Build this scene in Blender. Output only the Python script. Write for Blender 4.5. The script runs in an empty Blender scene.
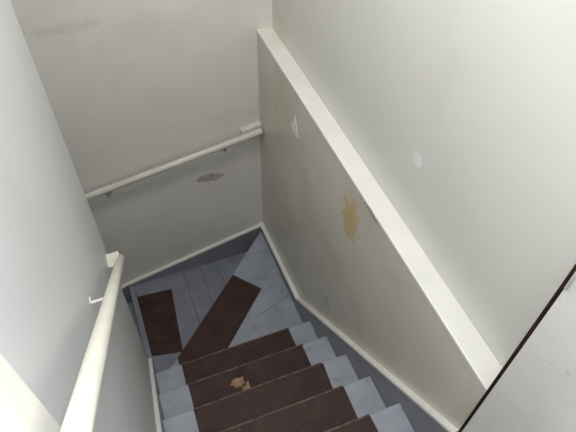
import bpy, bmesh, math, random
from mathutils import Vector, Matrix
random.seed(3)
S=bpy.context.scene
S.view_settings.view_transform='Standard'

# ---------------- materials ----------------
def mat(name,col,rough=0.5,var=0.06,scale=4.0,bump=0.05,bscale=40,metal=0,spec=0.5,col2=None,stain=None,spots=None):
    m=bpy.data.materials.new(name); m.use_nodes=True
    nt=m.node_tree; b=nt.nodes['Principled BSDF']
    tc=nt.nodes.new('ShaderNodeTexCoord')
    n=nt.nodes.new('ShaderNodeTexNoise'); n.inputs['Scale'].default_value=scale; n.inputs['Detail'].default_value=6
    r=nt.nodes.new('ShaderNodeValToRGB')
    c2=col2 or tuple(c*(1-var) for c in col)
    c1=tuple(min(1,c*(1+var*0.5)) for c in col)
    r.color_ramp.elements[0].position=0.35; r.color_ramp.elements[1].position=0.65
    r.color_ramp.elements[0].color=(*c2,1); r.color_ramp.elements[1].color=(*c1,1)
    nt.links.new(tc.outputs['Object'],n.inputs['Vector']); nt.links.new(n.outputs['Fac'],r.inputs['Fac'])
    out=r.outputs['Color']
    if stain:   # sparse grime patches / specks : (colour, scale, threshold, amount, offset)
        for (sc,scl,th,am,off) in stain:
            mp=nt.nodes.new('ShaderNodeMapping'); mp.inputs['Location'].default_value=(off,off*1.7,off*.6)
            nt.links.new(tc.outputs['Object'],mp.inputs['Vector'])
            n3=nt.nodes.new('ShaderNodeTexNoise'); n3.inputs['Scale'].default_value=scl; n3.inputs['Detail'].default_value=5
            nt.links.new(mp.outputs['Vector'],n3.inputs['Vector'])
            mr=nt.nodes.new('ShaderNodeMapRange'); mr.inputs['From Min'].default_value=th; mr.inputs['From Max'].default_value=th+0.12
            mr.inputs['To Max'].default_value=am
            nt.links.new(n3.outputs['Fac'],mr.inputs['Value'])
            mx=nt.nodes.new('ShaderNodeMixRGB'); mx.inputs['Color2'].default_value=(*sc,1)
            nt.links.new(mr.outputs['Result'],mx.inputs['Fac']); nt.links.new(out,mx.inputs['Color1'])
            out=mx.outputs['Color']
    if spots:   # localised soft blotches on the real surface: (colour, centre, radii, amount)
        nd=nt.nodes.new('ShaderNodeTexNoise'); nd.inputs['Scale'].default_value=22; nd.inputs['Detail'].default_value=5
        nt.links.new(tc.outputs['Object'],nd.inputs['Vector'])
        for (sc,c,rad,am) in spots:
            sub=nt.nodes.new('ShaderNodeVectorMath'); sub.operation='SUBTRACT'; sub.inputs[1].default_value=c
            nt.links.new(tc.outputs['Object'],sub.inputs[0])
            dv=nt.nodes.new('ShaderNodeVectorMath'); dv.operation='DIVIDE'; dv.inputs[1].default_value=rad
            nt.links.new(sub.outputs[0],dv.inputs[0])
            ln=nt.nodes.new('ShaderNodeVectorMath'); ln.operation='LENGTH'; nt.links.new(dv.outputs[0],ln.inputs[0])
            ma=nt.nodes.new('ShaderNodeMath'); ma.operation='MULTIPLY_ADD'; ma.inputs[1].default_value=2.2
            nt.links.new(nd.outputs['Fac'],ma.inputs[0]); nt.links.new(ln.outputs['Value'],ma.inputs[2])
            mr=nt.nodes.new('ShaderNodeMapRange'); mr.inputs['From Min'].default_value=1.75; mr.inputs['From Max'].default_value=2.15
            mr.inputs['To Min'].default_value=am; mr.inputs['To Max'].default_value=0
            nt.links.new(ma.outputs[0],mr.inputs['Value'])
            mx=nt.nodes.new('ShaderNodeMixRGB'); mx.inputs['Color2'].default_value=(*sc,1)
            nt.links.new(mr.outputs['Result'],mx.inputs['Fac']); nt.links.new(out,mx.inputs['Color1'])
            out=mx.outputs['Color']
    nt.links.new(out,b.inputs['Base Color'])
    n2=nt.nodes.new('ShaderNodeTexNoise'); n2.inputs['Scale'].default_value=bscale; n2.inputs['Detail'].default_value=4
    nt.links.new(tc.outputs['Object'],n2.inputs['Vector'])
    bp=nt.nodes.new('ShaderNodeBump'); bp.inputs['Strength'].default_value=bump; bp.inputs['Distance'].default_value=0.01
    nt.links.new(n2.outputs['Fac'],bp.inputs['Height']); nt.links.new(bp.outputs['Normal'],b.inputs['Normal'])
    b.inputs['Roughness'].default_value=rough; b.inputs['Metallic'].default_value=metal
    b.inputs['Specular IOR Level'].default_value=spec
    return m
G=(0.38,0.36,0.32)
M_upper=mat('paint_upper_white',(0.72,0.72,0.68),0.36,0.03,1.6,0.2,8,stain=[((0.62,0.58,0.46),1.8,0.56,0.3,3.1),(G,38,0.72,0.4,9.0)],
            spots=[((0.66,0.60,0.42),(0.855,2.24,0.05),(0.1,0.10,0.10),0.5)])
M_far=mat('paint_far_white',(0.81,0.79,0.745),0.40,0.04,1.8,0.2,8,stain=[(G,30,0.69,0.6,2.0),((0.62,0.58,0.48),2.5,0.57,0.25,7.0)],
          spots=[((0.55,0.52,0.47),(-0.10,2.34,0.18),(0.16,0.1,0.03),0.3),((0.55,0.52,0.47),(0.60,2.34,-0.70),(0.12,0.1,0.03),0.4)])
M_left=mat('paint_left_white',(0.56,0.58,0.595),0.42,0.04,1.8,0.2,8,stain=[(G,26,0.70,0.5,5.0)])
M_low=mat('paint_ivory_wall',(0.71,0.675,0.60),0.28,0.06,1.6,0.18,9,stain=[((0.52,0.45,0.33),3.0,0.54,0.3,1.3),(G,34,0.68,0.5,4.0)],
          spots=[((0.64,0.53,0.27),(0.775,1.235,-0.20),(0.1,0.075,0.14),1.0),((0.60,0.54,0.38),(0.775,1.68,-0.72),(0.1,0.05,0.10),0.35),
                 ((0.40,0.37,0.33),(0.775,1.34,-0.98),(0.1,0.05,0.04),0.5),((0.56,0.47,0.33),(0.775,2.0,-0.35),(0.1,0.16,0.28),0.30)])
M_trim=mat('paint_trim_white',(0.77,0.765,0.725),0.35,0.05,6,0.06,30,stain=[(G,30,0.67,0.5,6.0)])
M_rail=mat('paint_rail_ivory',(0.68,0.665,0.60),0.3,0.08,9,0.1,30,stain=[(G,45,0.66,0.6,1.0)])
M_skirt=mat('paint_skirt_grey',(0.255,0.25,0.30),0.35,0.12,6,0.06,30,stain=[((0.4,0.4,0.4),40,0.68,0.4,6.0)])
M_tread=mat('paint_tread_bluegrey',(0.32,0.355,0.41),0.45,0.14,7,0.1,30,stain=[((0.17,0.16,0.17),16,0.60,0.4,6.0)])
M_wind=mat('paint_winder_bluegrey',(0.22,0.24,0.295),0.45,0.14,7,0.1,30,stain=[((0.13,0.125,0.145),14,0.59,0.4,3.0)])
M_brown=mat('paint_tread_brown',(0.050,0.026,0.022),0.55,0.3,12,0.15,50,spec=0.25,stain=[((0.10,0.068,0.060),30,0.62,0.5,3.0)])
M_worn=mat('worn_nosing',(0.13,0.085,0.075),0.5,0.6,25,0.2,60,spec=0.3)
M_gap=mat('dark_gap',(0.05,0.045,0.05),0.7,0.3,10)
M_gap_shade=mat('door_gap_shade',(0.03,0.013,0.008),0.7,0.4,20,spec=0.2)  # near-black brown, shade of the door gap put into the colour
M_chip=mat('bare_plaster',(0.90,0.89,0.86),0.8,0.1,20)
M_spot=mat('spackle',(0.82,0.84,0.84),0.6,0.05,20)
M_grey=mat('scuffed_grey',(0.50,0.48,0.45),0.7,0.45,70)
M_metal=mat('painted_metal',(0.6,0.6,0.58),0.35,0.1,20,metal=0.3)
M_tanw=mat('bare_wood_chip',(0.36,0.22,0.13),0.7,0.3,30)
M_ceil=mat('ceiling_paint',(0.75,0.75,0.74),0.7,0.03,2)
M_plank=mat('floor_paint',(0.30,0.32,0.36),0.5,0.12,5)

# ---------------- helpers ----------------
def finish(name,bm,m,parent=None,bevel=0,smooth=False):
    bmesh.ops.recalc_face_normals(bm,faces=bm.faces)
    me=bpy.data.meshes.new(name); bm.to_mesh(me); bm.free()
    o=bpy.data.objects.new(name,me); S.collection.objects.link(o)
    me.materials.append(m)
    if smooth:
        for p in me.polygons: p.use_smooth=True
    if bevel:
        md=o.modifiers.new('bev','BEVEL'); md.width=bevel; md.segments=2; md.limit_method='ANGLE'
    if parent: o.parent=parent
    return o
def box(name,a,b,m,parent=None,bevel=0):
    bm=bmesh.new(); v=[]
    for x in (a[0],b[0]):
        for y in (a[1],b[1]):
            for z in (a[2],b[2]): v.append(bm.verts.new((x,y,z)))
    for f in [(0,1,3,2),(4,6,7,5),(0,4,5,1),(2,3,7,6),(0,2,6,4),(1,5,7,3)]:
        bm.faces.new([v[i] for i in f])
    return finish(name,bm,m,parent,bevel)
def prism(name,pts,axis,a,b,m,parent=None,bevel=0):
    def P(p,t):
        if axis=='x': return (t,p[0],p[1])
        if axis=='y': return (p[0],t,p[1])
        return (p[0],p[1],t)
    bm=bmesh.new()
    A=[bm.verts.new(P(p,a)) for p in pts]; B=[bm.verts.new(P(p,b)) for p in pts]
    bm.faces.new(A); bm.faces.new(B[::-1]); n=len(pts)
    for i in range(n): bm.faces.new([A[i],B[i],B[(i+1)%n],A[(i+1)%n]])
    return finish(name,bm,m,parent,bevel)
def tube(name,pts,r,m,parent=None,res=24,flat=1.0):
    """closed tube along points with rounded ends"""
    P=[Vector(p) for p in pts]; bm=bmesh.new(); rings=[]
    d0=(P[1]-P[0]).normalized(); d1=(P[-1]-P[-2]).normalized()
    path=[(P[0]-d0*0.0,0.8),(P[0]+d0*r*0.12,0.95),(P[0]+d0*r*0.3,1.0)]+[(p,1.0) for p in P[1:-1]]+[(P[-1]-d1*r*0.3,1.0),(P[-1]-d1*r*0.12,0.95),(P[-1],0.8)]
    for i,(p,s) in enumerate(path):
        a=path[max(0,i-1)][0]; b=path[min(len(path)-1,i+1)][0]
        d=(b-a).normalized()
        up=Vector((0,0,1)) if abs(d.z)<0.95 else Vector((1,0,0))
        u=d.cross(up).normalized(); w=u.cross(d).normalized()
        rings.append([bm.verts.new(p+(u*math.cos(t)*r*s+w*math.sin(t)*r*s*flat)) for t in [2*math.pi*k/res for k in range(res)]])
    for i in range(len(rings)-1):
        for k in range(res):
            bm.faces.new([rings[i][k],rings[i][(k+1)%res],rings[i+1][(k+1)%res],rings[i+1][k]])
    bm.faces.new(rings[0]); bm.faces.new(rings[-1][::-1])
    return finish(name,bm,m,parent,0,True)
def blob(n,rx,ry,jag=0.25,rot=0):
    out=[]
    for k in range(n):
        t=2*math.pi*k/n; q=1+random.uniform(-jag,jag)
        x=math.cos(t)*rx*q; y=math.sin(t)*ry*q
        out.append((x*math.cos(rot)-y*math.sin(rot),x*math.sin(rot)+y*math.cos(rot)))
    return out
def empty(name):
    e=bpy.data.objects.new(name,None); S.collection.objects.link(e); return e

# ---------------- dimensions ----------------
XR,XU,XL=0.775,0.855,-0.165
YF,YE=2.34,1.53
ZC,ZB,ZL=1.95,-2.9,-0.465
YB=-1.4
YJ=0.381

# room shell
box('wall_far',(-2.2,YF,ZB),(XU+0.1,YF+0.1,ZC),M_far)
box('wall_right',(XU,YB,ZB),(XU+0.1,YF,ZC),M_upper)
box('wall_right_lower',(XR,YJ,ZB),(XU,YF,-0.018),M_low)
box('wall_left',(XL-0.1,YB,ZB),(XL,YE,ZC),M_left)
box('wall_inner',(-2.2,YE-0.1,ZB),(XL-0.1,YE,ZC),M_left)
box('wall_end',(-2.3,YE-0.1,ZB),(-2.2,YF+0.1,ZC),M_far)
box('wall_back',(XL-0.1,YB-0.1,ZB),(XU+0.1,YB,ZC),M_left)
box('ceiling',(-2.3,YB-0.1,ZC),(XU+0.1,YF+0.1,ZC+0.1),M_ceil)
box('floor',(XL,YB,ZL-0.15),(XU,0.23,ZL),M_plank)
# ledge
box('trim_ledge',(XR-0.003,YJ,-0.018),(XU,YF,0.0),M_trim,None,0.004)

# skirts
def sl(y): return 0.015-0.869*y
top=[(0.385,sl(0.385)),(1.67,sl(1.67)),(YF,-1.475)]
prism('baseboard_right',[(p[0],p[1]-0.012) for p in top]+[(YF,-2.0),(1.5,-2.0),(0.385,-0.9)],'x',XR-0.02,XR,M_skirt)
prism('trim_right',top+[(p[0],p[1]-0.015) for p in top[::-1]],'x',XR-0.025,XR,M_trim)
topf=[(XR-0.025,-1.482),(XL-0.05,-1.705),(-2.2,-2.65)]
prism('baseboard_far',[(p[0],p[1]-0.012) for p in topf]+[(-2.2,-2.88),(-0.2,-2.4),(XR-0.025,-2.1)],'y',YF-0.02,YF,M_skirt)
prism('trim_far',topf+[(p[0],p[1]-0.013) for p in topf[::-1]],'y',YF-0.022,YF,M_trim)
topl=[(0.40,sl(0.40)+0.06),(YE,sl(YE))]
prism('baseboard_left',[(p[0],p[1]-0.012) for p in topl]+[(YE,-2.0),(0.40,-0.9)],'x',XL,XL+0.010,M_skirt)
prism('trim_left',topl+[(p[0],p[1]-0.022) for p in topl[::-1]],'x',XL,XL+0.017,M_trim)

# ---------------- staircase ----------------
st=empty('staircase')
RUN,RISE=0.207,0.18
XA,XB=XL+0.010,XR-0.02
BA,BB=-0.01,0.62
for k in range(6):
    y=1.461-RUN*k; z=-1.365+RISE*k
    yb=y-RUN-0.02
    if k==5: yb=0.23
    box(f'tread_{k+1}',(XA,yb,z-0.028),(XB,y,z),M_tread,st,0.006)
    box(f'riser_{k+1}',(XA,y-0.045,z-RISE-0.0),(XB,y-0.027,z-0.028),M_tread,st)
    j=lambda:random.uniform(-0.009,0.009)
    prism(f'brown_paint_{k+1}',[(BA+j(),yb+0.02),(BB+j(),yb+0.02),(BB+j(),y-0.006),(BA+j(),y-0.006)],'z',z,z+0.0015,M_brown,st)
    box(f'nosing_{k+1}',(BA,y-0.007,z-0.026),(BB,y+0.002,z+0.0017),M_worn,st,0.003)
zA=-1.545; zW=-1.725
prism('winder_tread_a',[(XA,1.40),(XB,1.40),(XB,YF-0.02),(0.748,YF-0.02),(-0.03,1.585),(XA,1.50)],'z',zA-0.03,zA,M_tread,st,0.004)
prism('winder_riser_a',[(0.755,YF-0.02),(0.735,YF-0.02),(-0.03,1.56),(-0.01,1.54)],'z',zW-0.01,zA-0.03,M_skirt,st)
prism('winder_paint_a',[(-0.02,1.597),(0.46,2.043),(0.60,1.875),(0.18,1.46),(-0.02,1.46)],'z',zA,zA+0.0015,M_brown,st)
prism('winder_tread_b',[(XL,1.535),(0.1,1.51),(XB,1.9),(XB,YF-0.02),(XL,YF-0.02)],'z',zW-0.03,zW,M_wind,st,0.004)
prism('winder_paint_b',[(XL,1.76),(0.022,1.72),(0.065,2.20),(XL,2.22)],'z',zW,zW+0.0015,M_brown,st)
for i,x in enumerate((0.17,0.29,0.41)):
    prism(f'plank_gap_{i+1}',[(x,1.6+x*0.9),(x+0.003,1.6+x*0.9),(x+0.003,YF-0.03),(x,YF-0.03)],'z',zW,zW+0.0008,M_gap,st)
for i,y in enumerate((1.75,2.0)):
    prism(f'seam_{i+1}',[(0.62 if i else 0.5,y-0.06),(XB-0.002,y+0.02),(XB-0.002,y+0.022),(0.62 if i else 0.5,y-0.058)],'z',zA,zA+0.0006,M_gap,st)
zk=-1.365+RISE*1
prism('bare_chip',[(0.24+a,1.17+b) for a,b in blob(14,0.035,0.022,0.45)],'z',zk+0.0015,zk+0.003,M_tanw,st)
prism('bare_chip_2',[(0.265+a,1.125+b) for a,b in blob(12,0.026,0.03,0.5)],'z',zk+0.0015,zk+0.003,M_tanw,st)
lf=empty('lower_staircase')
prism('winder_edge',[(XL-0.035,YE+0.005),(XL-0.001,YE+0.005),(XL-0.001,YF-0.021),(XL-0.035,YF-0.021)],'z',zW-0.03,zW,M_wind,lf)
box('riser_0',(XL-0.03,YE+0.005,zW-RISE),(XL-0.012,YF-0.021,zW-0.03),M_tread,lf)
for k in range(4):
    x=XL-0.03-0.207*k; z=zW-RISE*(k+1)
    box(f'tread_{k+1}',(x-0.23,YE+0.005,z-0.03),(x,YF-0.021,z),M_tread,lf,0.004)
    box(f'riser_{k+1}',(x-0.205,YE+0.005,z-RISE),(x-0.19,YF-0.021,z-0.03),M_tread,lf)

# ---------------- handrails ----------------
hr=empty('handrail')
p0=Vector((-0.110,0.165,1.045)); p1=Vector((-0.115,1.42,-0.275))
tube('rail',[p0,p1],0.0145,M_rail,hr,28)
box('end_block',(XL,1.365,-0.295),(-0.115,1.43,-0.24),M_rail,hr,0.004)
p=p0.lerp(p1,0.52)
tube('bracket_1',[p+Vector((0,0,-0.010)),p+Vector((-0.015,0,-0.014)),Vector((XL+0.002,p.y,p.z-0.014))],0.004,M_rail,hr,10)
box('plate_1',(XL,p.y-0.010,p.z-0.026),(XL+0.003,p.y+0.010,p.z-0.002),M_rail,hr,0.001)
hf=empty('handrail')
q0=Vector((XR-0.005,YF-0.055,-0.604)); q1=Vector((-0.9,YF-0.055,-0.874))
tube('rail',[q0,q1],0.018,M_rail,hf,24,1.1)
prism('mount_board',[(0.655,-0.593),(XR,-0.573),(XR,-0.618),(0.655,-0.638)],'y',YF-0.032,YF,M_rail,hf,0.003)
for i,xx in enumerate((0.55,-0.13)):
    z=q0.z+(q0.x-xx)*(q1.z-q0.z)/(q0.x-q1.x)
    tube(f'bracket_{i+1}',[(xx,YF-0.055,z-0.015),(xx,YF-0.05,z-0.05),(xx,YF-0.002,z-0.06)],0.007,M_metal,hf,10)
    box(f'plate_{i+1}',(xx-0.018,YF-0.005,z-0.09),(xx+0.018,YF,z-0.03),M_metal,hf,0.001)

# ---------------- door frame & door ----------------
df=empty('door_frame')
box('jamb_left',(XL,0.20,ZL),(XL+0.02,0.298,1.6),M_trim,df,0.002)
box('gap_shade_right',(XR-0.012,0.3735,ZL-0.1),(XU,YJ,1.6),M_gap_shade,df)  # dark strip painted in for the shaded gap beside the door leaf
box('head',(XL,0.20,1.6),(XU,YJ,1.64),M_trim,df,0.002)
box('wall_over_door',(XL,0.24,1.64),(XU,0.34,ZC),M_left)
dr=empty('door_1')
box('leaf',(0.76,-0.40,ZL+0.012),(0.795,0.370,1.58),M_trim,dr,0.002)
for i,z in enumerate((-0.30,0.585,1.35)):
    tube(f'hinge_{i+1}',[(0.757,0.365,z-0.03),(0.757,0.365,z),(0.757,0.365,z+0.03)],0.004,M_metal,dr,12)
tube('knob_stem',[(0.76,-0.33,0.5),(0.74,-0.33,0.5),(0.72,-0.33,0.5)],0.01,M_metal,dr,12)
tube('knob',[(0.725,-0.33,0.5),(0.71,-0.33,0.5),(0.69,-0.33,0.5)],0.026,M_metal,dr,20)

# ---------------- marks on walls ----------------
def mark_x(name,y,z,pts,X,m,t=0.0015): prism(name,[(y+a,z+b) for a,b in pts],'x',X-t,X,m)
def mark_y(name,xx,z,pts,m,t=0.0015): prism(name,[(xx+a,z+b) for a,b in pts],'y',YF-t,YF,m)
mark_x('peeled_paint_patch',1.83,-0.205,[(-0.05,-0.03),(-0.01,-0.05),(0.03,-0.035),(0.035,0.0),(0.01,0.02),(0.0,0.065),(-0.025,0.02)],XR,M_chip)
mark_x('spackle_spot',1.024,0.284,blob(24,0.024,0.027,0.05),XU,M_spot,0.0005)
mark_y('scuff_mark',0.45,-0.92,blob(26,0.09,0.030,0.16,-0.03),M_grey,0.0006)
mark_x('ledge_edge_chip',1.10,-0.016,blob(16,0.05,0.012,0.4),XR-0.003,M_grey,0.0006)

# ---------------- lights ----------------
def area(name,loc,rot,size,e,col):
    l=bpy.data.lights.new(name,'AREA'); l.energy=e; l.size=size; l.color=col
    o=bpy.data.objects.new(name,l); o.location=loc; o.rotation_euler=rot; S.collection.objects.link(o)
def point(name,loc,e,r,col):
    l=bpy.data.lights.new(name,'POINT'); l.energy=e; l.shadow_soft_size=r; l.color=col
    o=bpy.data.objects.new(name,l); o.location=loc; S.collection.objects.link(o)
point('flash_light',(0.06,0.02,1.58),26,0.02,(0.98,0.985,0.99))
area('fill_light',(0.30,1.3,1.93),(0,0,0),0.5,19,(1.0,0.97,0.92))  # added ambient fill under the ceiling, not an actual lamp
w=bpy.data.worlds.new('World'); S.world=w; w.use_nodes=True
w.node_tree.nodes['Background'].inputs[0].default_value=(0.8,0.85,0.95,1)
w.node_tree.nodes['Background'].inputs[1].default_value=0.3

# ---------------- camera ----------------
cam=bpy.data.cameras.new('Camera'); co=bpy.data.objects.new('Camera',cam); S.collection.objects.link(co)
cam.lens=35; cam.sensor_width=36; cam.clip_start=0.01
bk=Vector((-.2458,-.5977,.7631)).normalized(); r=Vector((.9352,-.3533,.0245)); r=(r-bk*r.dot(bk)).normalized(); u=bk.cross(r)
th=math.radians(0.8)
r2=r*math.cos(th)-u*math.sin(th); u2=u*math.cos(th)+r*math.sin(th)
m=Matrix.Identity(4)
for i in range(3): m[i][0]=r2[i]; m[i][1]=u2[i]; m[i][2]=bk[i]
m.translation=Vector((0,0,1.5)); co.matrix_world=m
S.camera=co
